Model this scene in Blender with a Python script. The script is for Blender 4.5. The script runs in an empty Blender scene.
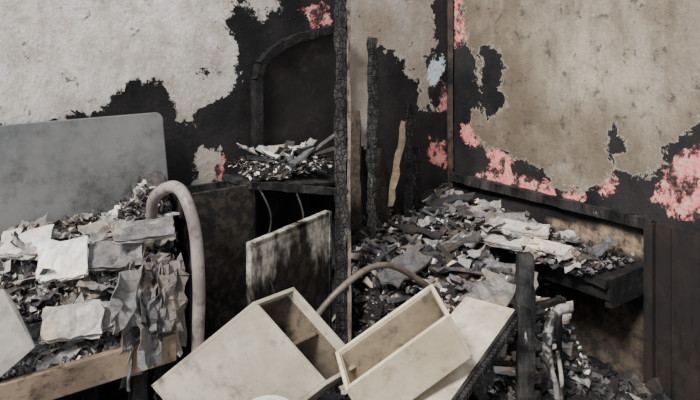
import bpy, math, random
import numpy as np
from mathutils import Vector, Matrix, noise as mn
random.seed(7); np.random.seed(7)
sc=bpy.context.scene
# ---------------------------------------------------------------- room frame
C=np.array([0.571,4.0,0.0]); L=np.array([-0.788,-0.616,0.0]); R=np.array([0.616,-0.788,0.0]); UP=np.array([0,0,1.0])
def W(u,v,z): return C+u*L+v*R+z*UP
def UV(x,y):
    dx=x-C[0]; dy=y-C[1]
    return dx*L[0]+dy*L[1], dx*R[0]+dy*R[1]
def rnd(a,b): return random.uniform(a,b)
# ---------------------------------------------------------------- material kit
class NT:
    def __init__(s,name):
        s.m=bpy.data.materials.new(name); s.m.use_nodes=True; s.t=s.m.node_tree
        s.b=s.t.nodes['Principled BSDF']; s.co=s.n('ShaderNodeTexCoord').outputs['Object']
    def n(s,k,**kw):
        q=s.t.nodes.new(k)
        for a,b in kw.items(): setattr(q,a,b)
        return q
    def l(s,a,b): s.t.links.new(a,b)
    def noise(s,scale,detail=6,rough=.6,stretch=None,dist=0,out='Fac',off=(0,0,0)):
        q=s.n('ShaderNodeTexNoise'); q.inputs['Scale'].default_value=scale; q.inputs['Detail'].default_value=detail
        q.inputs['Roughness'].default_value=rough; q.inputs['Distortion'].default_value=dist
        mp=s.n('ShaderNodeMapping'); s.l(s.co,mp.inputs['Vector']); mp.inputs['Location'].default_value=off
        if stretch: mp.inputs['Scale'].default_value=stretch
        s.l(mp.outputs[0],q.inputs['Vector']); return q.outputs[out]
    def math(s,op,a,b=None,c=None,clamp=False):
        q=s.n('ShaderNodeMath',operation=op,use_clamp=clamp)
        for i,v in enumerate((a,b,c)):
            if v is None: continue
            if isinstance(v,(int,float)): q.inputs[i].default_value=v
            else: s.l(v,q.inputs[i])
        return q.outputs[0]
    def step(s,v,lo,hi):
        q=s.n('ShaderNodeMapRange',interpolation_type='SMOOTHSTEP'); s.l(v,q.inputs['Value'])
        q.inputs['From Min'].default_value=lo; q.inputs['From Max'].default_value=hi; return q.outputs[0]
    def mix(s,f,a,b):
        q=s.n('ShaderNodeMix',data_type='RGBA')
        if isinstance(f,(int,float)): q.inputs[0].default_value=f
        else: s.l(f,q.inputs[0])
        for i,v in ((6,a),(7,b)):
            if isinstance(v,tuple): q.inputs[i].default_value=(*v,1)
            else: s.l(v,q.inputs[i])
        return q.outputs[2]
    def ramp(s,f,stops):
        q=s.n('ShaderNodeValToRGB'); e=q.color_ramp.elements
        e[0].position=stops[0][0]; e[0].color=(*stops[0][1],1); e[1].position=stops[-1][0]; e[1].color=(*stops[-1][1],1)
        for p,c in stops[1:-1]:
            x=e.new(p); x.color=(*c,1)
        s.l(f,q.inputs[0]); return q.outputs[0]
    def attr(s,name):
        q=s.n('ShaderNodeAttribute',attribute_name=name); return q.outputs['Fac']
    def fin(s,col,rough=.8,bump=None,bs=.4,bd=.01,metal=0):
        if isinstance(col,tuple): s.b.inputs['Base Color'].default_value=(*col,1)
        else: s.l(col,s.b.inputs['Base Color'])
        if isinstance(rough,(int,float)): s.b.inputs['Roughness'].default_value=rough
        else: s.l(rough,s.b.inputs['Roughness'])
        s.b.inputs['Metallic'].default_value=metal
        s.b.inputs['Specular IOR Level'].default_value=.25
        if bump is not None:
            q=s.n('ShaderNodeBump'); q.inputs['Strength'].default_value=bs; q.inputs['Distance'].default_value=bd
            s.l(bump,q.inputs['Height']); s.l(q.outputs[0],s.b.inputs['Normal'])
        return s.m
BLK=(0.0035,0.0035,0.004)
def mat_char(name,dark=BLK,light=(0.04,0.038,0.037),ash=(0.26,0.25,0.245),thr=.62,scale=14,stretch=None,cracks=0):
    t=NT(name); a=t.noise(scale,8,.7,stretch); b=t.noise(scale*3,6,.7,stretch,off=(3,1,2))
    col=t.mix(t.step(a,.4,.7),dark,light); col=t.mix(t.step(b,thr,thr+.12),col,ash)
    if cracks:
        q=t.n('ShaderNodeTexVoronoi',feature='DISTANCE_TO_EDGE'); q.inputs['Scale'].default_value=cracks
        mp=t.n('ShaderNodeMapping'); mp.inputs['Scale'].default_value=(1,1,.6); t.l(t.co,mp.inputs[0]); t.l(mp.outputs[0],q.inputs['Vector'])
        cr=t.step(q.outputs['Distance'],.0,.12); col=t.mix(t.math('ADD',.45,t.math('MULTIPLY',cr,.55)),(0.002,0.002,0.002),col)
        b=t.math('ADD',t.math('MULTIPLY',cr,1.5),b)
    return t.fin(col,.75,b,.7,.01)
def mat_two(name,base,dirt,soot=BLK,lo=.45,hi=.62,scale=6,rough=.6,stretch=None,metal=0,sc2=30,sp=.55):
    t=NT(name); a=t.noise(scale,9,.72,stretch); b=t.noise(sc2,6,.7,off=(5,2,1)); c=t.noise(scale*.6,6,.7,off=(9,4,7)); d=t.noise(scale*2.3,8,.75,off=(6,6,1))
    col=t.mix(t.step(c,.38,.62),base,dirt); col=t.mix(t.math('MULTIPLY',t.step(b,.52,.66),.5),col,dirt)
    col=t.mix(t.math('MULTIPLY',t.step(d,.52,.66),sp),col,soot)
    col=t.mix(t.step(a,lo,hi),col,soot)
    return t.fin(col,rough,b,.3,.004,metal)
def mat_wall(name,c1,c2,c3,smoke,amp=.16,fleck=.36,spots=(.62,.6,.57),blot=.7,halo=.6,streak=.3):
    t=NT(name)
    n1=t.noise(7,10,.72,dist=.4); n2=t.noise(26,6,.7,off=(4,4,4)); n3=t.noise(2.2,8,.65,off=(1,7,3)); n4=t.noise(60,4,.7,off=(2,7,9))
    n5=t.noise(3.2,10,.75,off=(8,1,1)); n6=t.noise(11,8,.7,off=(3,8,6)); n7=t.noise(17,9,.78,off=(6,2,6),dist=.6); n8=t.noise(1.6,6,.6,(1,1,.6),off=(3,5,5))
    n9=t.noise(9,8,.7,(1,1,.22),off=(2,2,8)); n10=t.noise(120,3,.7,off=(1,2,9))
    nn=t.math('ADD',t.math('MULTIPLY',t.math('SUBTRACT',n1,.5),amp*1.7),t.math('MULTIPLY',t.math('SUBTRACT',n2,.5),amp*.7))
    P=t.math('ADD',t.attr('plaster'),nn)
    pm=t.step(P,-.004,.004)
    edge=t.math('MULTIPLY',pm,t.math('SUBTRACT',1.0,t.step(P,.002,.014)))
    pkv=t.math('ADD',t.attr('pink'),t.math('MULTIPLY',t.math('SUBTRACT',n7,.5),.22)); pk=t.step(pkv,-.003,.003)
    bl=t.step(t.math('ADD',t.attr('blue'),nn),-.003,.003)
    col=t.mix(t.step(n3,.35,.65),(0.004,0.004,0.005),(0.020,0.018,0.019))
    col=t.mix(t.math('MULTIPLY',t.step(n4,.6,.72),.3),col,(0.10,0.09,0.09))
    col=t.mix(t.math('MULTIPLY',t.step(n7,.60,.70),.3),col,(0.09,0.075,0.065))
    col=t.mix(t.attr('tan'),col,t.mix(t.step(n6,.4,.62),(0.36,0.27,0.18),(0.05,0.04,0.035)))
    pinkc=t.mix(t.step(n2,.42,.62),(0.70,0.19,0.18),(0.56,0.36,0.32))
    pinkc=t.mix(t.step(n6,.48,.55),pinkc,(0.03,0.022,0.022))
    pinkc=t.mix(t.math('MULTIPLY',t.step(n4,.52,.6),.6),pinkc,(0.33,0.13,0.12))
    col=t.mix(pk,col,pinkc); col=t.mix(bl,col,t.mix(t.step(n2,.5,.6),(0.50,0.62,0.70),(0.4,0.4,0.38)))
    pl=t.mix(t.step(n5,.36,.64),c1,c2); pl=t.mix(t.math('MULTIPLY',t.step(n6,.44,.62),blot),pl,c3)
    pl=t.mix(t.math('MULTIPLY',t.step(n7,.48,.60),.6),pl,c2)
    pl=t.mix(t.math('MULTIPLY',t.step(n4,.54,.66),.55),pl,spots)
    pl=t.mix(t.math('MULTIPLY',t.step(n10,.52,.7),.4),pl,smoke)
    pl=t.mix(t.math('MULTIPLY',t.step(n8,.42,.66),.55),pl,smoke)
    pl=t.mix(t.math('MULTIPLY',t.step(n9,.45,.66),streak),pl,smoke)
    hl=t.math('MULTIPLY',t.math('SUBTRACT',1.0,t.step(P,.0,.20)),t.math('MULTIPLY',t.step(n3,.25,.6),halo))
    pl=t.mix(hl,pl,smoke)
    sm=t.math('MULTIPLY',t.attr('soot'),t.math('ADD',.45,t.step(n3,.3,.7)),clamp=True)
    pl=t.mix(sm,pl,smoke)
    pl=t.mix(t.math('MULTIPLY',t.step(t.math('MULTIPLY',n7,n6),fleck-.035,fleck),.75),pl,(0.06,0.05,0.045))
    pl=t.mix(t.math('MULTIPLY',t.step(n2,.60,.66),t.math('MULTIPLY',t.step(n5,.47,.58),.8)),pl,(0.05,0.045,0.04))
    col=t.mix(pm,col,pl); col=t.mix(t.math('MULTIPLY',edge,.45),col,(0.62,0.58,0.52))
    h=t.math('ADD',t.math('MULTIPLY',pm,.8),t.math('ADD',t.math('MULTIPLY',n2,.35),t.math('MULTIPLY',n4,.2)))
    h=t.math('ADD',h,t.math('MULTIPLY',n7,.5))
    return t.fin(col,.85,h,.8,.012)
def mat_shade(name,stops,rough=.8,scale=25,brown=(1.2,1.0,.8)):
    t=NT(name); n=t.noise(scale,8,.75); n2=t.noise(scale*.25,5,.6,off=(2,2,2)); n3=t.noise(scale*4,5,.7,off=(7,2,2))
    s=t.math('ADD',t.attr('shade'),t.math('MULTIPLY',t.math('SUBTRACT',n,.5),.5))
    s=t.math('ADD',s,t.math('MULTIPLY',t.math('SUBTRACT',n2,.5),.35)); s=t.math('ADD',s,t.math('MULTIPLY',t.math('SUBTRACT',n3,.5),.35))
    c=t.ramp(s,stops); q=t.n('ShaderNodeMix',data_type='RGBA',blend_type='MULTIPLY'); t.l(t.step(t.noise(scale*.4,4,.6,off=(9,9,1)),.45,.65),q.inputs[0])
    t.l(c,q.inputs[6]); q.inputs[7].default_value=(*brown,1)
    return t.fin(q.outputs[2],rough,n3,.5,.005)
M={}
M['char']=mat_char('charred_wood',stretch=(1,1,.35))
M['soot']=mat_char('soot_black',BLK,(0.018,0.017,0.017),(0.08,0.075,0.07),.68)
M['rub']=mat_shade('rubble_char_and_ash',[(0,(0.004,0.004,0.005)),(.3,(0.026,0.025,0.027)),(.5,(0.10,0.099,0.103)),(.7,(0.27,0.26,0.25)),(.88,(0.50,0.47,0.43)),(1,(0.76,0.73,0.68))])
M['pap']=mat_shade('burnt_paper',[(0,(0.008,0.008,0.009)),(.25,(0.045,0.043,0.045)),(.45,(0.16,0.155,0.158)),(.62,(0.34,0.325,0.305)),(.8,(0.56,0.54,0.51)),(1,(0.82,0.82,0.81))],.75,18,(1.15,1.0,.86))
M['tan']=mat_shade('scorched_board',[(0,(0.02,0.016,0.013)),(.4,(0.16,0.12,0.085)),(.7,(0.42,0.35,0.26)),(1,(0.66,0.58,0.47))],.7,12)
# ---------------------------------------------------------------- mesh builder
class MB:
    def __init__(s): s.v=[]; s.f=[]; s.s=[]; s.m=[]
    def add(s,vs,fs,shade=.3,mat=0):
        o=len(s.v); s.v+= [tuple(map(float,q)) for q in vs]
        for f in fs: s.f.append(tuple(i+o for i in f)); s.s.append(shade); s.m.append(mat)
    HF=[(0,3,2,1),(4,5,6,7),(0,1,5,4),(1,2,6,5),(2,3,7,6),(3,0,4,7)]
    def hexa(s,c8,shade=.3,mat=0): s.add(c8,MB.HF,shade,mat)
    def box(s,c,ax,ay,az,shade=.3,mat=0,jit=0):
        c=np.array(c,float); P=[]
        for z in (-1,1):
            for a,b in ((-1,-1),(1,-1),(1,1),(-1,1)):
                P.append(c+a*ax+b*ay+z*az+np.random.uniform(-jit,jit,3))
        s.hexa(P,shade,mat)
    def slab(s,poly,thick,shade=.3,mat=0):
        P=[np.array(p,float) for p in poly]; n=np.cross(P[1]-P[0],P[2]-P[0]); n/=np.linalg.norm(n); k=len(P)
        if isinstance(thick,(int,float)): d=n*thick
        else: d=np.array(thick,float)
        fs=[tuple(range(k)),tuple(range(2*k-1,k-1,-1))]+[(i,i+k,(i+1)%k+k,(i+1)%k) for i in range(k)]
        s.add(P+[p+d for p in P],fs,shade,mat)
    def plank(s,a,b,w,t,up=(0,0,1),seg=8,jit=.004,shade=.2,mat=0,taper=0):
        a=np.array(a,float); b=np.array(b,float); d=b-a; ln=np.linalg.norm(d); d/=ln
        x=np.cross(d,up); 
        if np.linalg.norm(x)<1e-3: x=np.array([1.,0,0])
        x/=np.linalg.norm(x); y=np.cross(x,d); V=[];F=[]
        for i in range(seg+1):
            c=a+d*ln*i/seg; k=1-taper*i/seg
            for p,q in ((-1,-1),(1,-1),(1,1),(-1,1)):
                V.append(c+x*p*w/2*k+y*q*t/2*k+np.random.uniform(-jit,jit,3))
        for i in range(seg):
            for j in range(4):
                F.append((4*i+j,4*i+(j+1)%4,4*i+4+(j+1)%4,4*i+4+j))
        F+=[(3,2,1,0),(4*seg,4*seg+1,4*seg+2,4*seg+3)]
        s.add(V,F,shade,mat)
    def sheet(s,c,ax,ay,nx=7,ny=5,curl=.2,rough=.006,shade=.5,mat=0,th=.003,rag=.25):
        c=np.array(c,float); ax=np.array(ax,float); ay=np.array(ay,float); n=np.cross(ax,ay); n/=np.linalg.norm(n)
        ph=rnd(0,9); V=[]; la=np.linalg.norm(ax)
        for side in (0,1):
            for i in range(nx):
                for j in range(ny):
                    a=2*i/(nx-1)-1; b=2*j/(ny-1)-1
                    h=curl*la*(a*a*.8+.35*math.sin(b*2+ph)+.25*a*b)+rough*mn.noise(Vector((a*2+ph,b*2,ph)))*3
                    e=1+rag*mn.noise(Vector((a*3,b*3,ph+3)))
                    V.append(c+ax*a*e+ay*b*e+n*(h-side*th))
        F=[]; N=nx*ny
        for i in range(nx-1):
            for j in range(ny-1):
                q=(i*ny+j,(i+1)*ny+j,(i+1)*ny+j+1,i*ny+j+1); F.append(q); F.append(tuple(k+N for k in q[::-1]))
        for i in range(nx-1):
            F.append((i*ny,i*ny+N,(i+1)*ny+N,(i+1)*ny)); k=ny-1; F.append((i*ny+k,(i+1)*ny+k,(i+1)*ny+k+N,i*ny+k+N))
        for j in range(ny-1):
            F.append((j,j+1,j+1+N,j+N)); k=(nx-1)*ny; F.append((k+j,k+j+N,k+j+1+N,k+j+1))
        s.add(V,F,shade,mat)
    def tube(s,pts,r,seg=10,sub=6,shade=.5,mat=0,jit=0):
        P=[Vector(p) for p in pts]; Q=[]
        for i in range(len(P)-1):
            p0=P[max(i-1,0)];p1=P[i];p2=P[i+1];p3=P[min(i+2,len(P)-1)]
            for k in range(sub):
                t=k/sub; Q.append(.5*((2*p1)+(p2-p0)*t+(2*p0-5*p1+4*p2-p3)*t*t+(3*p1-p0-3*p2+p3)*t**3))
        Q.append(P[-1]); V=[];F=[]; up=Vector((.3,.9,.2))
        for i,q in enumerate(Q):
            d=(Q[min(i+1,len(Q)-1)]-Q[max(i-1,0)]).normalized(); x=d.cross(up).normalized(); y=d.cross(x)
            rr=r*(1+rnd(-jit,jit))
            for k in range(seg):
                a=2*math.pi*k/seg; V.append(q+x*math.cos(a)*rr+y*math.sin(a)*rr)
        for i in range(len(Q)-1):
            for k in range(seg): F.append((i*seg+k,i*seg+(k+1)%seg,(i+1)*seg+(k+1)%seg,(i+1)*seg+k))
        F+=[tuple(range(seg))[::-1],tuple(range((len(Q)-1)*seg,len(Q)*seg))]
        s.add(V,F,shade,mat)
    def build(s,name,mats,smooth=False,bevel=0):
        me=bpy.data.meshes.new(name); me.from_pydata(s.v,[],s.f); 
        at=me.attributes.new('shade','FLOAT','FACE'); at.data.foreach_set('value',s.s)
        me.polygons.foreach_set('material_index',s.m)
        if smooth: me.polygons.foreach_set('use_smooth',[True]*len(s.f))
        for m in mats: me.materials.append(m)
        me.update(); o=bpy.data.objects.new(name,me); sc.collection.objects.link(o)
        if bevel:
            b=o.modifiers.new('b','BEVEL'); b.width=bevel; b.segments=2; b.limit_method='ANGLE'
        return o
# ---------------------------------------------------------------- walls
def sdf(U,Z,poly):
    P=np.array(poly,float); d=np.full(U.shape,1e9); ins=np.zeros(U.shape,bool); n=len(P)
    for i in range(n):
        a=P[i]; b=P[(i+1)%n]; e=b-a; t=np.clip(((U-a[0])*e[0]+(Z-a[1])*e[1])/(e@e+1e-12),0,1)
        d=np.minimum(d,np.hypot(U-a[0]-t*e[0],Z-a[1]-t*e[1]))
        c=((a[1]>Z)!=(b[1]>Z)); xx=(b[0]-a[0])*(Z-a[1])/((b[1]-a[1])+1e-12)+a[0]; ins^=(c&(U<xx))
    return np.where(ins,d,-d)
def union(U,Z,ps): 
    r=np.full(U.shape,-1.)
    for p in ps: r=np.maximum(r,sdf(U,Z,p))
    return r
def make_wall(name,axis,inward,length,height,attrs,mat):
    st=.02; nu=int(length/st)+1; nz=int(height/st)+1
    us=np.linspace(0,length,nu); zs=np.linspace(0,height,nz); U,Z=np.meshgrid(us,zs,indexing='ij')
    P=C[None,None,:]+U[...,None]*axis+Z[...,None]*UP
    idx=np.arange(nu*nz).reshape(nu,nz)
    q=np.stack([idx[:-1,:-1],idx[1:,:-1],idx[1:,1:],idx[:-1,1:]],-1).reshape(-1,4)
    V=P.reshape(-1,3).tolist(); F=q.tolist(); o=len(V)
    for (u,z) in ((0,0),(length,0),(length,height),(0,height)): V.append((C+u*axis+z*UP-inward*.12).tolist())
    F.append([o,o+3,o+2,o+1]); F.append([o,o+1]+idx[::-1,0].tolist()); F.append([o+3]+idx[:,-1].tolist()+[o+2])
    me=bpy.data.meshes.new(name); me.from_pydata(V,[],F)
    for k,f in attrs(U,Z).items():
        a=me.attributes.new(k,'FLOAT','POINT'); a.data.foreach_set('value',np.concatenate([f.reshape(-1),np.full(4,f.min())]).astype(np.float32))
    me.materials.append(mat); ob=bpy.data.objects.new(name,me); sc.collection.objects.link(ob); return ob
sm=lambda x,a,b: np.clip((x-a)/(b-a),0,1)
def la(U,Z):
    pale=[(3.4,3),(3.4,1.2),(2.54,1.27),(2.35,1.26),(2.14,1.27),(1.99,1.29),(1.94,1.34),(1.84,1.38),(1.73,1.34),(1.66,1.30),(1.65,1.2),(1.57,1.2),(1.55,1.26),(1.46,1.29),(1.40,1.33),(1.36,1.42),(1.38,1.56),(1.42,1.65),(1.38,1.74),(1.36,3)]
    pl=sdf(U,Z,pale)
    hole=union(U,Z,[[(1.99,1.30),(1.94,1.37),(1.84,1.39),(1.73,1.37),(1.68,1.33),(1.71,1.30),(1.82,1.28),(1.90,1.25)],[(1.58,1.42),(1.50,1.47),(1.47,1.42),(1.53,1.38)]])
    pl=np.minimum(pl,-hole)
    tan=[(0.75,3),(0.75,1.14),(0.65,1.06),(0.62,0.9),(0.59,0.9),(0.57,1.52),(0.49,1.50),(0.35,1.43),(0.25,1.30),(0.24,1.15),(0.10,1.14),(0.17,1.26),(0.18,1.43),(0.12,1.51),(0.14,1.69),(0.14,3)]
    pl=np.maximum(pl,sdf(U,Z,tan)); pl=np.maximum(pl,sdf(U,Z,[(1.30,3),(1.31,1.69),(1.24,1.66),(1.15,1.71),(1.09,3)]))
    pl=np.maximum(pl,sdf(U,Z,[(1.60,0.9),(1.57,1.02),(1.54,1.09),(1.46,1.08),(1.48,0.99),(1.5,0.9)])-.005)
    pk=union(U,Z,[[(1.03,1.69),(0.97,1.73),(0.86,1.72),(0.84,1.62),(0.96,1.61)],[(0.17,0.84),(0.16,1.0),(0.08,0.96),(0.01,0.99),(0.02,0.82)],[(0.11,1.13),(0.06,1.30),(0.01,1.28),(0.01,1.14)],[(1.56,.9),(1.52,1.0),(1.44,1.05),(1.42,.95),(1.48,.88)]])
    bl=union(U,Z,[[(0.22,1.30),(0.16,1.42),(0.04,1.45),(0.03,1.35),(0.11,1.27)]])
    soot=.75*sm(.95-U,0,.3)+.4*sm(1.6-Z,0,.5)*sm(U,1.2,1.6)*sm(2.3-U,0,.6)
    return dict(plaster=pl,pink=pk-.006,blue=bl,tan=U*0,soot=soot)
def ra(U,Z):
    p=[(0.14,3),(0.09,1.59),(0.21,1.43),(0.20,1.30),(0.27,1.24),(0.18,1.15),(0.14,1.06),(0.23,0.98),(0.40,0.95),(0.56,0.91),(0.71,0.83),(0.82,0.82),(0.95,0.90),(1.05,0.96),(1.20,0.96),(1.26,1.05),(1.33,1.16),(1.44,1.27),(1.57,1.33),(3.4,1.4),(3.4,3)]
    pl=sdf(U,Z,p); h=union(U,Z,[[(0.23,1.50),(0.36,1.49),(0.40,1.40),(0.36,1.29),(0.42,1.21),(0.28,1.13),(0.21,1.22),(0.24,1.32)],[(0.96,1.15),(1.02,1.17),(1.08,1.06),(1.02,1.02)]])
    pl=np.minimum(pl,-h-.0)
    pk=union(U,Z,[[(0.09,1.03),(0.18,1.08),(0.27,1.03),(0.27,0.99),(0.15,0.97)],[(0.28,0.95),(0.36,0.96),(0.43,0.92),(0.42,0.86),(0.30,0.86)],
      [(0.21,0.79),(0.36,0.84),(0.51,0.83),(0.67,0.83),(0.71,0.78),(0.56,0.78),(0.36,0.78),(0.24,0.77)],[(0.74,0.85),(0.84,0.86),(0.86,0.81),(0.77,0.79)],[(0.96,0.93),(1.03,0.92),(1.02,0.87),(0.97,0.87)],
      [(1.21,0.88),(1.24,0.99),(1.31,1.09),(1.40,1.15),(1.57,1.26),(3.0,1.3),(3.0,.85),(1.57,0.85),(1.41,0.82),(1.30,0.79)],[(0.04,1.51),(0.06,1.88),(0.12,1.87),(0.11,1.59),(0.15,1.54)]])
    big=np.clip((U-1.15)/.1,0,1)
    tan=.8*np.clip(sdf(U,Z,[(0.65,0.66),(0.96,0.70),(1.21,0.70),(1.21,0.60),(1.01,0.60),(0.74,0.60)])/.015+.3,0,1)
    tan=np.maximum(tan,.2*np.clip(sdf(U,Z,[(0.72,0.0),(0.8,.3),(0.96,0.42),(1.20,0.5),(1.20,0)])/.08+.3,0,1))
    soot=.22+.55*sm(.9-U,0,.6)+.45*sm(1.35-Z,0,.4)*sm(1.25-U,0,.3)
    return dict(plaster=pl,pink=pk+.014-.034*big,blue=U*0-1,tan=tan,soot=np.clip(soot,0,1))
make_wall('wall_left',L,R,3.4,2.4,la,mat_wall('plaster_left',(0.76,0.74,0.71),(0.46,0.41,0.36),(0.80,0.79,0.77),(0.22,0.18,0.14),spots=(.86,.84,.81),halo=.45,streak=.25))
make_wall('wall_right',R,L,3.0,2.4,ra,mat_wall('plaster_right',(0.35,0.30,0.24),(0.46,0.40,0.325),(0.22,0.182,0.14),(0.11,0.086,0.062),fleck=.34,blot=.65,spots=(.56,.53,.48),halo=.7,streak=.5))
f=MB(); f.slab([W(-.12,-.12,0),W(-.12,5,0),W(3.6,5,0),W(3.6,-.12,0)],(0,0,-.1)); f.build('floor',[M['soot']])
# trim
t=MB(); t.plank(W(.02,.02,0),W(.02,.02,2.4),.03,.03,up=(1,0,0),seg=20,jit=.002,shade=.25); t.build('trim_1',[mat_two('corner_trim',(0.08,0.055,0.04),(0.03,0.025,0.022))])
t=MB(); t.plank(W(.02,.03,.765),W(.02,1.22,.765),.035,.045,seg=24,jit=.003); t.build('trim_2',[M['char']])
t=MB(); t.box(W(.02,1.5,.39),R*.28,L*.018,UP*.39); t.box(W(.045,1.225,.39),R*.02,L*.02,UP*.39)
for i in range(3): t.box(W(.042,1.31+i*.13,.39),R*.004,L*.004,UP*.385)
t.build('scorched_wall_board',[mat_two('brown_board',(0.026,0.019,0.017),(0.014,0.012,0.012),(0.006,0.006,0.006),.5,.65,4,.65,(3,3,.5))])
# ---------------------------------------------------------------- rubble terrain
def g(d,s): return math.exp(-(d/s)**2)
def sst(x,a,b):
    t=min(max((x-a)/(b-a),0),1); return t*t*(3-2*t)
def H(x,y):
    u,v=UV(x,y); d=math.hypot(u,v)
    n=mn.noise(Vector((x*5,y*5,1)))*.05+mn.noise(Vector((x*13,y*13,4)))*.02
    heap=(.70-.14*d)*(1-sst(d,1.15,1.75))*(1-sst(v,.55,.9)*(1-sst(u,.3,.6)))*(1-sst(u,.9,1.15)*.85)
    front=.20*g(x+.2,.35)*g(y-2.25,.4)+.24*g(x-.35,.3)*g(y-2.3,.35)
    h=max(.06,heap,0)*1.0+ (front if heap<.2 else front*.4)+n*(1 if heap>.1 else .8)
    return h*(1-.75*sst(u,1.9,2.05)*(1-sst(v,.62,.7)))
hm=MB(); nx,ny=90,90; V=[];idx={}
for i in range(nx+1):
    for j in range(ny+1):
        u=.004+2.9*i/nx; v=.004+2.4*j/ny; p=W(u,v,0)
        if p[1]<1.5: continue
        idx[i,j]=len(V); V.append((p[0],p[1],max(H(p[0],p[1]),.015)))
F=[(idx[i,j],idx[i+1,j],idx[i+1,j+1],idx[i,j+1]) for i in range(nx) for j in range(ny) if all(k in idx for k in((i,j),(i+1,j),(i+1,j+1),(i,j+1)))]
hm.add(V,F,.06,0)
def rot(tilt):
    e=(rnd(-tilt,tilt),rnd(-tilt,tilt),rnd(0,6.28)); m=Matrix.Rotation(e[0],3,'X')@Matrix.Rotation(e[1],3,'Y')@Matrix.Rotation(e[2],3,'Z')
    return [np.array(m.col[k]) for k in range(3)]
def shard(mb,p,s,tilt,shade,mat=0,flat=None):
    a,b,c=rot(tilt); l=s*rnd(.6,1.5); w=s*rnd(.3,.9); t=s*(flat if flat else rnd(.12,.35))
    mb.box(p,a*l/2,b*w/2,c*t/2,shade,mat,jit=s*.13)
for k in range(18000):
    r=random.random()
    if r<.72: u=rnd(0.05,1.3); v=rnd(0.05,1.5)
    else: u=rnd(.2,2.6); v=rnd(.1,2.2)
    x,y,_=W(u,v,0)
    if y<1.7 or (u>1.2 and v>1.25 and y<2.0) or (v>1.16 and u<.09): continue
    h=H(x,y); s=rnd(.008,.032) if random.random()<.93 else rnd(.04,.075)
    q=random.random(); 
    big=h>.3
    cl=.22*mn.noise(Vector((x*4,y*4,8)))
    sh=rnd(.05,.36) if q<.52 else (rnd(.36,.6) if q<.9 else rnd(.6,1))
    sh+=cl
    if not big: sh*=.6
    shard(hm,(x,y,max(h,.02)+s*rnd(.0,.35)),s,.9,sh)
for (u,v,dz,sx,sy,sh,ti) in [(.55,.85,.05,.13,.08,.55,.25),(.75,.95,.05,.13,.08,.55,.3),(.62,.62,.05,.13,.04,.35,.4),(.35,.75,.04,.14,.05,.45,.3),(.9,.6,.06,.12,.06,.45,.4),(.3,.5,.05,.12,.04,.3,.4),(.75,.75,.05,.1,.06,.4,.4),(.5,1.05,.05,.13,.08,.7,.25),(.95,.85,.04,.12,.07,.6,.3),(.6,.35,.05,.12,.03,.2,.5),(.25,.25,.06,.12,.03,.25,.5)]:
    x,y,_=W(u,v,0); a,b,c=rot(ti); hm.sheet((x,y,H(x,y)+dz),a*sx,b*sy,7,5,rnd(-.1,.15),.01,sh,0,.01,.3)
for k in range(90):
    u=rnd(.15,1.05); v=rnd(.15,1.1)
    if math.hypot(u,v)>1.3: continue
    x,y,_=W(u,v,0); a=rnd(0,6.28); l=rnd(.06,.18); d=np.array([math.cos(a)*l,math.sin(a)*l,rnd(-.04,.06)]); p=np.array([x,y,H(x,y)+.04])
    hm.plank(p-d/2,p+d/2,rnd(.008,.025),rnd(.006,.015),seg=4,jit=.003,shade=rnd(.08,.55))
for k in range(50):
    u=rnd(.3,1.15); v=rnd(.3,1.15)
    if math.hypot(u,v)>1.35: continue
    x,y,_=W(u,v,0); a,b,c=rot(.5); s=rnd(.02,.06); hm.sheet((x,y,H(x,y)+.03),a*s,b*s*.7,6,5,rnd(-.3,.4),.008,rnd(.3,.7),0,.004,.3)
hm.build('charred_rubble_heap',[M['rub']])
# ---------------------------------------------------------------- table + paper pile
wood=mat_two('worn_wood',(0.25,0.185,0.13),(0.14,0.105,0.078),(0.02,0.016,0.013),.54,.7,7,.65,(1,1,3))
tb=MB(); tb.box(W(2.46,.32,.585),L*.52,R*.30,UP*.018); tb.box(W(2.46,.615,.570),L*.52,R*.012,UP*.045)
for u in (2.05,2.9):
    for v in (.08,.57): tb.box(W(u,v,.28),L*.025,R*.025,UP*.28,mat=1)
tb.build('wooden_table',[wood,M['char']],bevel=.003)
def edgeu(v): return 1.66+.45*v
def HP(u,v):
    e=u-edgeu(v)
    h=.60+.27*(1-sst(v,.12,.60))+.14*g(e-.12,.14)*(1-sst(v,.3,.62))+.03*math.sin(u*9)*(1-sst(v,.45,.6))+.07*mn.noise(Vector((u*6,v*6,2)))*(1-.6*sst(v,.45,.6))
    h-=(1-sst(e,-.02,.22))*.42*sst(v,.2,.55)+.15*(1-sst(e,-.02,.1))
    return h
pp=MB(); V=[];nu,nv=44,26
for i in range(nu+1):
    for j in range(nv+1):
        v=.10+.46*j/nv; e0=edgeu(v); u=e0+(3.0-e0)*i/nu; h=max(HP(u,v),.61) if u>1.96 else max(HP(u,v),.1)
        if i==0 or (j==nv): h=.6 if u>1.96 else .05
        V.append(W(u,v,h))
pp.add(V,[(i*(nv+1)+j,(i+1)*(nv+1)+j,(i+1)*(nv+1)+j+1,i*(nv+1)+j+1) for i in range(nu) for j in range(nv)],.1,0)
for k in range(430):
    v=rnd(.12,.55); u=rnd(edgeu(v)+.03,2.85); p=W(u,v,max(HP(u,v),.61 if u>1.96 else 0)+rnd(0,.035))
    a,b,c=rot(.4); s=rnd(.015,.045) if random.random()<.8 else rnd(.05,.09); q=random.random(); sh=rnd(.15,.42) if q<.5 else (rnd(.42,.62) if q<.88 else rnd(.65,.9))
    b=b-UP*.5*max(0,np.dot(b,R)); 
    pp.sheet(p,a*s,b*s*rnd(.4,.9),7,5,rnd(-.3,.35),.006,sh,0,.002,.25)
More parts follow.
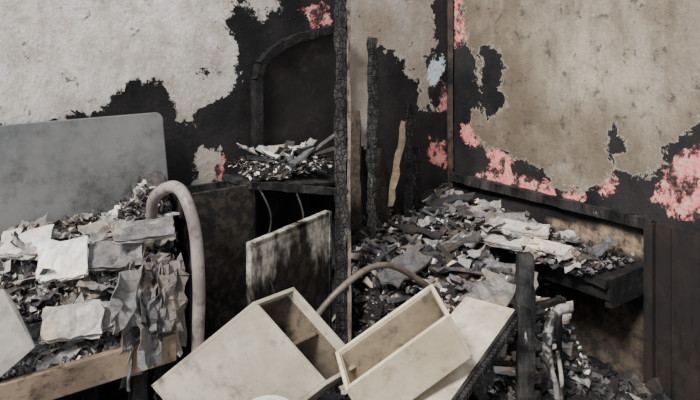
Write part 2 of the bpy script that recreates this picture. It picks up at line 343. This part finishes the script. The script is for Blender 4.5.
for k in range(4600):
    v=rnd(.10,.60); u=rnd(edgeu(v),2.85); s=rnd(.007,.030); p=W(u,v,max(HP(u,v),.605 if u>1.96 else 0)+rnd(0,.035)*(1 if v<.54 else .3)); shard(pp,p,s,1.2,rnd(.05,.72),0,.1)
def stack(c,yaw,lx,ly,n,tilt,sh):
    for i in range(n):
        m=Matrix.Rotation(yaw+rnd(-.15,.15),3,'Z')@Matrix.Rotation(tilt,3,'X')@Matrix.Rotation(rnd(-.05,.05),3,'Y')
        a,b,cc=[np.array(m.col[q]) for q in range(3)]
        pp.sheet(np.array(c)+cc*i*.006,a*lx,b*ly,8,6,.08,.004,sh+rnd(-.12,.12),0,.004,.12)
stack((-.955,2.33,.845),.35,.075,.065,5,.8,.86)
stack((-.86,2.17,.71),.3,.085,.05,5,.8,.66)
stack((-.78,2.24,.70),.5,.06,.05,3,.5,.5)
stack((-1.10,2.38,.88),.1,.08,.06,5,.4,.62)
stack((-.86,2.52,.89),.9,.11,.045,4,.5,.45)
stack((-.72,2.44,.91),.5,.10,.04,4,.6,.5)
stack((-1.0,2.14,.66),.4,.07,.04,5,.4,.45)
stack((-.80,2.40,.84),.2,.09,.05,4,.7,.4)
for k in range(34):
    v0=rnd(.52,.62); u0=edgeu(v0)+rnd(.02,.17); top=W(u0,v0,rnd(.70,.84)); ln=rnd(.12,.26)
    d=np.array([rnd(-.15,.15),-.15,-1.]); d/=np.linalg.norm(d)
    pp.sheet(top+d*ln*.4,d*ln*.55,L*rnd(.015,.04)+np.array([0,rnd(-.03,.03),0]),9,6,rnd(-.1,.2),.016,rnd(.2,.46),0,.003,.25)
pp.build('burnt_paper_pile',[M['pap']])
# ---------------------------------------------------------------- leaning metal panel
mp=MB(); po=[]; tl=lambda u,z: W(u,.06+(1.27-z)*.10,z)
po=[tl(2.85,.63),tl(1.735,.63),tl(1.74,1.0),tl(1.752,1.22)]
for k in range(1,6):
    a=k/6*math.pi/2; po.append(tl(1.79-.04*math.cos(a),1.235+.04*math.sin(a)))
po+=[tl(2.85,1.275)]
mp.slab(po,.014)
steel=mat_two('dulled_steel',(0.105,0.11,0.115),(0.185,0.185,0.18),(0.045,0.042,0.04),.48,.70,2.6,.42,None,.2,sp=.5)
mp.build('leaning_metal_panel',[steel],bevel=.004)
wp=MB(); wp.slab([(-1.4,1.98,.87),(-1.03,2.08,.85),(-.99,2.075,.80),(-.909,2.02,.706),(-.99,1.98,.637),(-1.3,1.88,.56)],.02)
wp.build('broken_white_panel',[mat_two('chalky_white',(0.27,0.255,0.23),(0.18,0.165,0.145),(0.08,0.07,0.06),.54,.72,5)],bevel=.003)
# ---------------------------------------------------------------- tubular chair frame
cf=MB()
cf.tube([(-.74,2.62,.86),(-.721,2.55,.976),(-.679,2.5,1.036),(-.605,2.42,1.073),(-.55,2.35,1.046),(-.513,2.32,.944),(-.503,2.33,.763),(-.513,2.36,.566),(-.54,2.42,.08)],.021,14,8)
cf.tube([(-.64,2.66,.9),(-.60,2.6,1.0),(-.575,2.5,.98),(-.55,2.46,.85),(-.555,2.45,.65),(-.56,2.48,.08)],.012,10,8,mat=1)
cf.tube([(-.52,2.37,.5),(-.56,2.46,.48)],.01,8,3,mat=1)
cf.build('bent_tubular_chair_frame',[mat_two('sooty_enamel',(0.30,0.26,0.25),(0.16,0.135,0.13),(0.04,0.035,0.03),.52,.68,8,.35),M['char']],smooth=True)
# ---------------------------------------------------------------- cabinet
def mat_streak(name,z0,k=3.2,wh=(0.40,0.39,0.36)):
    t=NT(name); n=t.noise(9,8,.7,(1,1,.18)); n2=t.noise(30,6,.7); n3=t.noise(5,8,.7,(1,1,.5),off=(3,3,3)); sx=t.n('ShaderNodeSeparateXYZ'); t.l(t.co,sx.inputs[0])
    h=t.math('ADD',t.math('MULTIPLY',t.math('SUBTRACT',sx.outputs[2],z0),k),t.math('SUBTRACT',n,.42))
    h=t.math('ADD',h,t.math('MULTIPLY',t.math('SUBTRACT',n3,.5),1.8))
    col=t.mix(t.step(h,-.05,.28),(0.010,0.009,0.009),wh); col=t.mix(t.step(n2,.45,.6),col,t.mix(.6,col,(0.05,0.04,0.03)))
    return t.fin(col,.7,n2,.4,.006)
streak=mat_streak('blistered_white_paint',.74,1.8,(0.44,0.42,0.36)); dstreak=mat_streak('sooted_door_paint',1.0,3.0,(0.32,0.31,0.29))
cb=MB()
cb.box(W(1.605,.30,.49),L*.135,R*.011,UP*.49,mat=1)
cb.box(W(1.74,.19,.49),L*.01,R*.11,UP*.48); cb.box(W(1.47,.19,.49),L*.012,R*.12,UP*.49); cb.box(W(1.03,.19,.47),L*.012,R*.12,UP*.46)
cb.box(W(1.39,.10,.49),L*.36,R*.008,UP*.47)
cb.slab([W(1.49,.08,.975),W(1.02,.08,.99),W(1.02,.32,.93),W(1.25,.34,.955),W(1.49,.33,.985)],.016,mat=0)
cb.box(W(1.25,.2,.55),L*.21,R*.10,UP*.01); cb.box(W(1.25,.2,.12),L*.21,R*.10,UP*.01)
cb.plank(W(1.49,.33,.985),W(1.03,.34,.89),.03,.03,seg=8)
cb.build('burnt_cabinet',[M['char'],dstreak])
dr=MB(); A=np.array([-.353,2.52,0]); B=np.array([-.084,2.95,0]); n=np.array([.43,-.269,0]); n/=np.linalg.norm(n)
dr.slab([A+UP*.28,B+UP*.28,B+UP*.84,A+UP*.84],n*-.018); dr.slab([A+UP*.825,B+UP*.825,B+UP*.845,A+UP*.845],n*-.026)
for q in (A,B): dr.box(q+UP*.56-n*.008,(B-A)/np.linalg.norm(B-A)*.008,n*.012,UP*.28)
dr.build('open_cabinet_door',[streak])
cd=MB()
for k in range(900):
    u=rnd(1.04,1.46); v=rnd(.09,.31); s=rnd(.007,.026); q=random.random()
    shard(cd,W(u,v,.985+rnd(0,.04)+(.31-v)*.15),s,.6,rnd(.05,.45) if q<.7 else rnd(.6,.98),0,.12)
for a,b in (((1.45,.30,1.0),(1.05,.12,1.05)),((1.40,.14,1.06),(1.08,.28,.98)),((1.30,.3,.99),(1.15,.1,1.09)),((1.15,.1,1.0),(1.03,.3,1.08)),((1.12,.12,1.0),(1.02,.28,1.14)),((1.35,.3,.99),(1.10,.2,1.07))):
    cd.plank(W(*a),W(*b),.035,.012,seg=6,shade=rnd(.2,.5))
for k in range(9): 
    a,b,c=rot(.6); cd.sheet(W(rnd(1.1,1.4),rnd(.10,.2),1.04+rnd(0,.05)),a*rnd(.03,.06),b*.03,5,4,.3,.01,rnd(.6,.95))
cd.build('ash_and_splinters',[M['rub']])
# ---------------------------------------------------------------- arched charred headboard
ah=MB(); ar=[(1.31,0.3),(1.31,1.38),(1.29,1.45),(1.25,1.49),(1.17,1.54),(1.08,1.57),(1.00,1.585),(.9,1.605),(0.80,1.62),(0.80,0.3)]
ah.slab([W(u,.03,z) for u,z in ar],R*.03)
for i in range(len(ar)-2):
    (a,b),(c,d)=ar[i],ar[i+1]; ah.plank(W(a,.07,b),W(c,.07,d),.035,.045,up=tuple(R),seg=4,mat=1)
ah.build('charred_arched_headboard',[mat_two('burnt_veneer',(0.013,0.012,0.012),(0.006,0.006,0.006),(0.045,0.034,0.030),.60,.74,5,.75,sp=.3),M['soot']])
# ---------------------------------------------------------------- posts
def post(x,y,w,d,z0,z1,lean=0,sh=.2,extra=None,jit=.005):
    m=MB(); m.plank((x,y,z0),(x+lean,y,z1),w,d,up=(0,1,0),seg=int((z1-z0)*28),jit=jit,shade=sh)
    if extra: m.plank((x+w/2+.008,y-.01,z0),(x+w/2+lean+.008,y-.01,z1),.014,d*.8,up=(0,1,0),seg=24,jit=.002,mat=1)
    return m
gr=mat_two('ashen_wood',(0.20,0.165,0.135),(0.07,0.06,0.055),(0.01,0.01,0.01),.48,.62,10,.8,(1,1,.3))
pm_=mat_char('alligatored_post',BLK,(0.05,0.048,0.046),(0.15,0.145,0.14),.62,10,(1,1,.25),cracks=60)
post(-.035,2.96,.05,.06,0,2.4,-.005,.2,True,.007).build('charred_post',[pm_,gr])
post(.108,3.42,.048,.05,.3,1.56,jit=.007).build('charred_post',[pm_])
post(.29,3.5,.04,.04,.4,1.23,.01,jit=.007).build('charred_post',[pm_])
post(.37,3.62,.035,.035,.4,1.0,-.03,jit=.006).build('charred_post',[pm_])
bb=MB(); bb.plank((.20,3.50,.72),(.275,3.52,1.14),.03,.012,up=(0,1,0),seg=10,shade=.42,jit=.006); bb.plank((.03,3.45,.55),(.025,3.5,1.2),.05,.012,up=(0,1,0),seg=10,shade=.05,jit=.006)
bb.plank((.17,3.50,.5),(.16,3.55,1.0),.06,.012,up=(0,1,0),seg=8,shade=.0,jit=.006)
bb.build('scorched_wall_lath',[M['tan']])
# ---------------------------------------------------------------- shelf on the right wall
sh=MB(); sh.box(W(.17,.72,.575),R*.48,L*.15,UP*.012,jit=.004); sh.box(W(.31,.80,.54),R*.40,L*.012,UP*.035,jit=.006); sh.box(W(.16,1.19,.53),R*.015,L*.15,UP*.06)
sh.plank(W(.33,.45,.59),W(.33,1.2,.575),.03,.03,seg=14)
sh.build('charred_wall_shelf',[M['soot']])
sp=MB()
for k in range(90):
    v=rnd(.35,1.08); u=rnd(.12,.42); a,b,c=rot(.35); s=rnd(.02,.06); sp.sheet(W(u,v,.60+rnd(0,.06)+(.05 if v<.8 else 0)),a*s,b*s*.6,6,4,rnd(-.2,.25),.006,rnd(.12,.62),0,.003,.25)
for (u,v,z,yaw,lx,ly,s) in [(.30,.75,.68,.5,.12,.04,.66),(.34,.92,.64,.2,.09,.045,.72),(.28,.60,.69,.9,.12,.04,.5),(.38,.70,.64,.4,.11,.06,.5)]:
    for i in range(4):
        m=Matrix.Rotation(yaw-1,3,'Z')@Matrix.Rotation(.25,3,'X'); a,b,c=[np.array(m.col[q]) for q in range(3)]
        sp.sheet(W(u,v,z)+c*i*.006,a*lx,b*ly,7,5,.06,.004,s+rnd(-.12,.12),0,.005,.15)
for k in range(1100): sp_s=rnd(.006,.026); shard(sp,W(rnd(.05,.40),rnd(.3,1.15),.60+rnd(0,.03)),sp_s,.8,rnd(.03,.55))
sp.build('burnt_book_pile',[M['pap']])
# ---------------------------------------------------------------- overturned cabinet box
def openbox(mb,O,a,b,c,t,div=None,mat=0,imat=1,close='none'):
    na,nb,nc=[q/np.linalg.norm(q) for q in (a,b,c)]
    ctr=lambda p,q,r: O+a*p+b*q+c*r
    mb.box(ctr(.5,.5,1)-nc*t/2,a/2,b/2,nc*t/2,mat=mat)
    mb.box(ctr(0,.5,.5)+na*t/2,na*t/2,b/2,c/2,mat=mat); mb.box(ctr(1,.5,.5)-na*t/2,na*t/2,b/2,c/2,mat=mat)
    mb.box(ctr(.5,0,.5)+nb*t/2,a/2-na*t,nb*t/2,c/2,mat=mat); mb.box(ctr(.5,1,.5)-nb*t/2,a/2-na*t,nb*t/2,c/2,mat=mat)
    e=.002
    mb.box(ctr(.5,.5,1)-nc*(t+e),a/2-na*t,b/2-nb*t,nc*e,mat=imat)
    for p,s in ((0,1),(1,-1)):
        mb.box(ctr(p,.5,.52)+na*s*(t+e),na*e,b/2-nb*t,c*.46,mat=imat)
        mb.box(ctr(.5,p,.52)+nb*s*(t+e),a/2-na*t,nb*e,c*.46,mat=imat)
    if div: mb.box(ctr(div,.5,.53),na*t/2,b/2-nb*t,c*.46,mat=imat)
Bc=np.array([-.305,2.2,.764]); BA=np.array([-.315,.06,-.275]); BC=np.array([.232,-.02,-.25]); c=np.array([.115,.165,-.015])
beige=mat_two('grimy_beige_laminate',(0.48,0.44,0.36),(0.33,0.295,0.235),(0.12,0.10,0.08),.54,.76,4,.55,sp=.5)
inner=mat_two('cabinet_inside_dark',(0.14,0.11,0.08),(0.07,0.058,0.046),(0.02,0.017,0.015),.52,.7,8,.8)  # inside faces of the cabinet, coloured darker than the laminate
ob=MB(); openbox(ob,Bc,BC,c,BA*1.08,.013,div=.5); ob.build('overturned_bedside_cabinet',[beige,inner],bevel=.002)
T=np.array([.275,2.35,.767]); TL=np.array([-.325,-.04,-.213]); TB=np.array([.034,-.17,-.03])*1.05; TC=np.array([.072,.04,-.136])*1.1
wd=MB(); openbox(wd,T,TL,TB,TC,.013); wd.build('pulled_out_wooden_drawer',[mat_two('cream_drawer',(0.62,0.54,0.40),(0.46,0.385,0.275),(0.16,0.125,0.09),.56,.76,5,.55,sp=.45),mat_two('drawer_inside',(0.36,0.295,0.205),(0.22,0.18,0.125),(0.05,0.04,0.03),.48,.66,5,.6)],bevel=.002)
# worktop slab with serrated metal edge
sl=MB(); q=[np.array(p) for p in ((.44,2.66,.60),(.600,2.52,.607),(.275,2.13,.44),(.13,2.34,.42))]
sl.slab(q,.022); e0,e1=q[1],q[2]; d=(e1-e0); ln=np.linalg.norm(d); dn=d/ln; out=np.cross(dn,UP); out/=np.linalg.norm(out)
if out[0]<0: out=-out
sl.box((e0+e1)/2+out*.006-UP*.01,dn*ln/2,out*.006,UP*.02,mat=1)
for i in range(34):
    p=e0+d*(i+.5)/34+out*.016-UP*.012; sl.box(p,dn*.004,out*.010,UP*.014,mat=1,jit=.001)
sl.build('broken_worktop',[mat_two('chalk_top',(0.60,0.55,0.46),(0.38,0.33,0.26),(0.14,0.115,0.09),.54,.72,5,sp=.5),M['char']],bevel=.001)
# charred table leg
lg=MB(); lg.plank((.62,2.48,.02),(.62,2.48,.817),.055,.055,up=(0,1,0),seg=26,jit=.005)
for i in range(9): lg.box((.655,2.46,.15+.06*i),np.array([.014,0,0]),np.array([0,.01,0]),UP*.012,jit=.003)
lg.plank((.60,2.50,.62),(.80,2.62,.60),.03,.02,seg=8,jit=.003); lg.plank((.78,2.61,.03),(.78,2.61,.62),.02,.02,up=(0,1,0),seg=14,jit=.003)
lg.build('charred_table_leg',[M['char']])
bp=MB(); bp.tube([(-.17,2.38,.30),(-.154,2.4,.50),(-.133,2.45,.58),(-.09,2.5,.63),(-.018,2.55,.685),(.076,2.65,.711),(.177,2.75,.68),(.326,2.85,.56),(.4,2.9,.48)],.012,10,8)
bp.build('bent_metal_pipe',[mat_two('scaled_steel',(0.20,0.165,0.14),(0.10,0.085,0.075),(0.04,0.035,0.03),.55,.7,12,.45,None,.4)],smooth=True)
b2=MB(); b2.tube([(.80,2.55,.60),(.74,2.5,.61),(.70,2.46,.57),(.69,2.45,.50),(.70,2.45,.40)],.018,12,8)
b2.tube([(.66,2.42,.50),(.70,2.4,.42),(.71,2.4,.30),(.70,2.42,.05)],.010,10,8); b2.tube([(.74,2.5,.47),(.75,2.48,.35),(.72,2.45,.2),(.70,2.45,.04)],.008,10,8)
b2.build('melted_plastic_hose',[mat_two('melted_plastic',(0.34,0.33,0.31),(0.16,0.15,0.14),(0.015,0.015,0.015),.44,.56,9,.4)],smooth=True)
wr=MB()
wr.tube([(-.35,2.72,.99),(-.30,2.66,.9),(-.32,2.62,.74),(-.28,2.6,.62),(-.30,2.58,.4)],.004,6,8); wr.tube([(-.22,2.9,.93),(-.19,2.86,.84),(-.22,2.84,.72),(-.2,2.84,.5)],.004,6,8)
wr.tube([(.02,2.6,.62),(.06,2.5,.66),(.12,2.52,.6),(.1,2.6,.55)],.003,6,8); wr.build('dangling_burnt_wire',[M['char']],smooth=True)
# enamel bowl
bw=MB(); V=[];F=[];seg=28; prof=[(0.0,0),(.04,0),(.06,.012),(.068,.03),(.072,.03),(.064,.008),(.04,-.006),(0,-.006)]
for r,z in prof:
    for k in range(seg):
        a=2*math.pi*k/seg; V.append((-.235+r*math.cos(a),2.03+r*math.sin(a),.495+z))
for i in range(len(prof)-1):
    for k in range(seg): F.append((i*seg+k,i*seg+(k+1)%seg,(i+1)*seg+(k+1)%seg,(i+1)*seg+k))
bw.add(V,F); bw.build('enamel_bowl',[mat_two('chipped_enamel',(0.6,0.6,0.58),(0.4,0.38,0.36),(0.1,0.09,0.08),.62,.7,10,.3)],smooth=True)
# ---------------------------------------------------------------- light
w=bpy.data.worlds.new('overcast'); sc.world=w; w.use_nodes=True
bg=w.node_tree.nodes['Background']; bg.inputs[0].default_value=(0.95,0.97,1,1); bg.inputs[1].default_value=1.1
sd=bpy.data.lights.new('daylight','SUN'); sd.energy=7.2; sd.angle=.22; sd.color=(1,.95,.89); so=bpy.data.objects.new('daylight',sd); sc.collection.objects.link(so)
so.rotation_euler=Vector((.5,.85,-1.0)).to_track_quat('-Z','Y').to_euler()
# ---------------------------------------------------------------- camera
cam=bpy.data.cameras.new('camera'); co=bpy.data.objects.new('camera',cam); sc.collection.objects.link(co)
co.location=(0,0,1.65); co.rotation_euler=(math.pi/2,0,0); cam.lens=36; cam.sensor_width=36; cam.shift_y=-180/700; cam.clip_start=.05
sc.camera=co
# square the room up with the world axes (corner at the origin)
T4=Matrix.Rotation(-math.atan2(.616,.788),4,'Z')@Matrix.Translation((-C[0],-C[1],0))
bpy.context.view_layer.update()
for o in sc.objects:
    if o.type=='MESH': o.data.transform(T4)
    else: o.matrix_world=T4@o.matrix_world
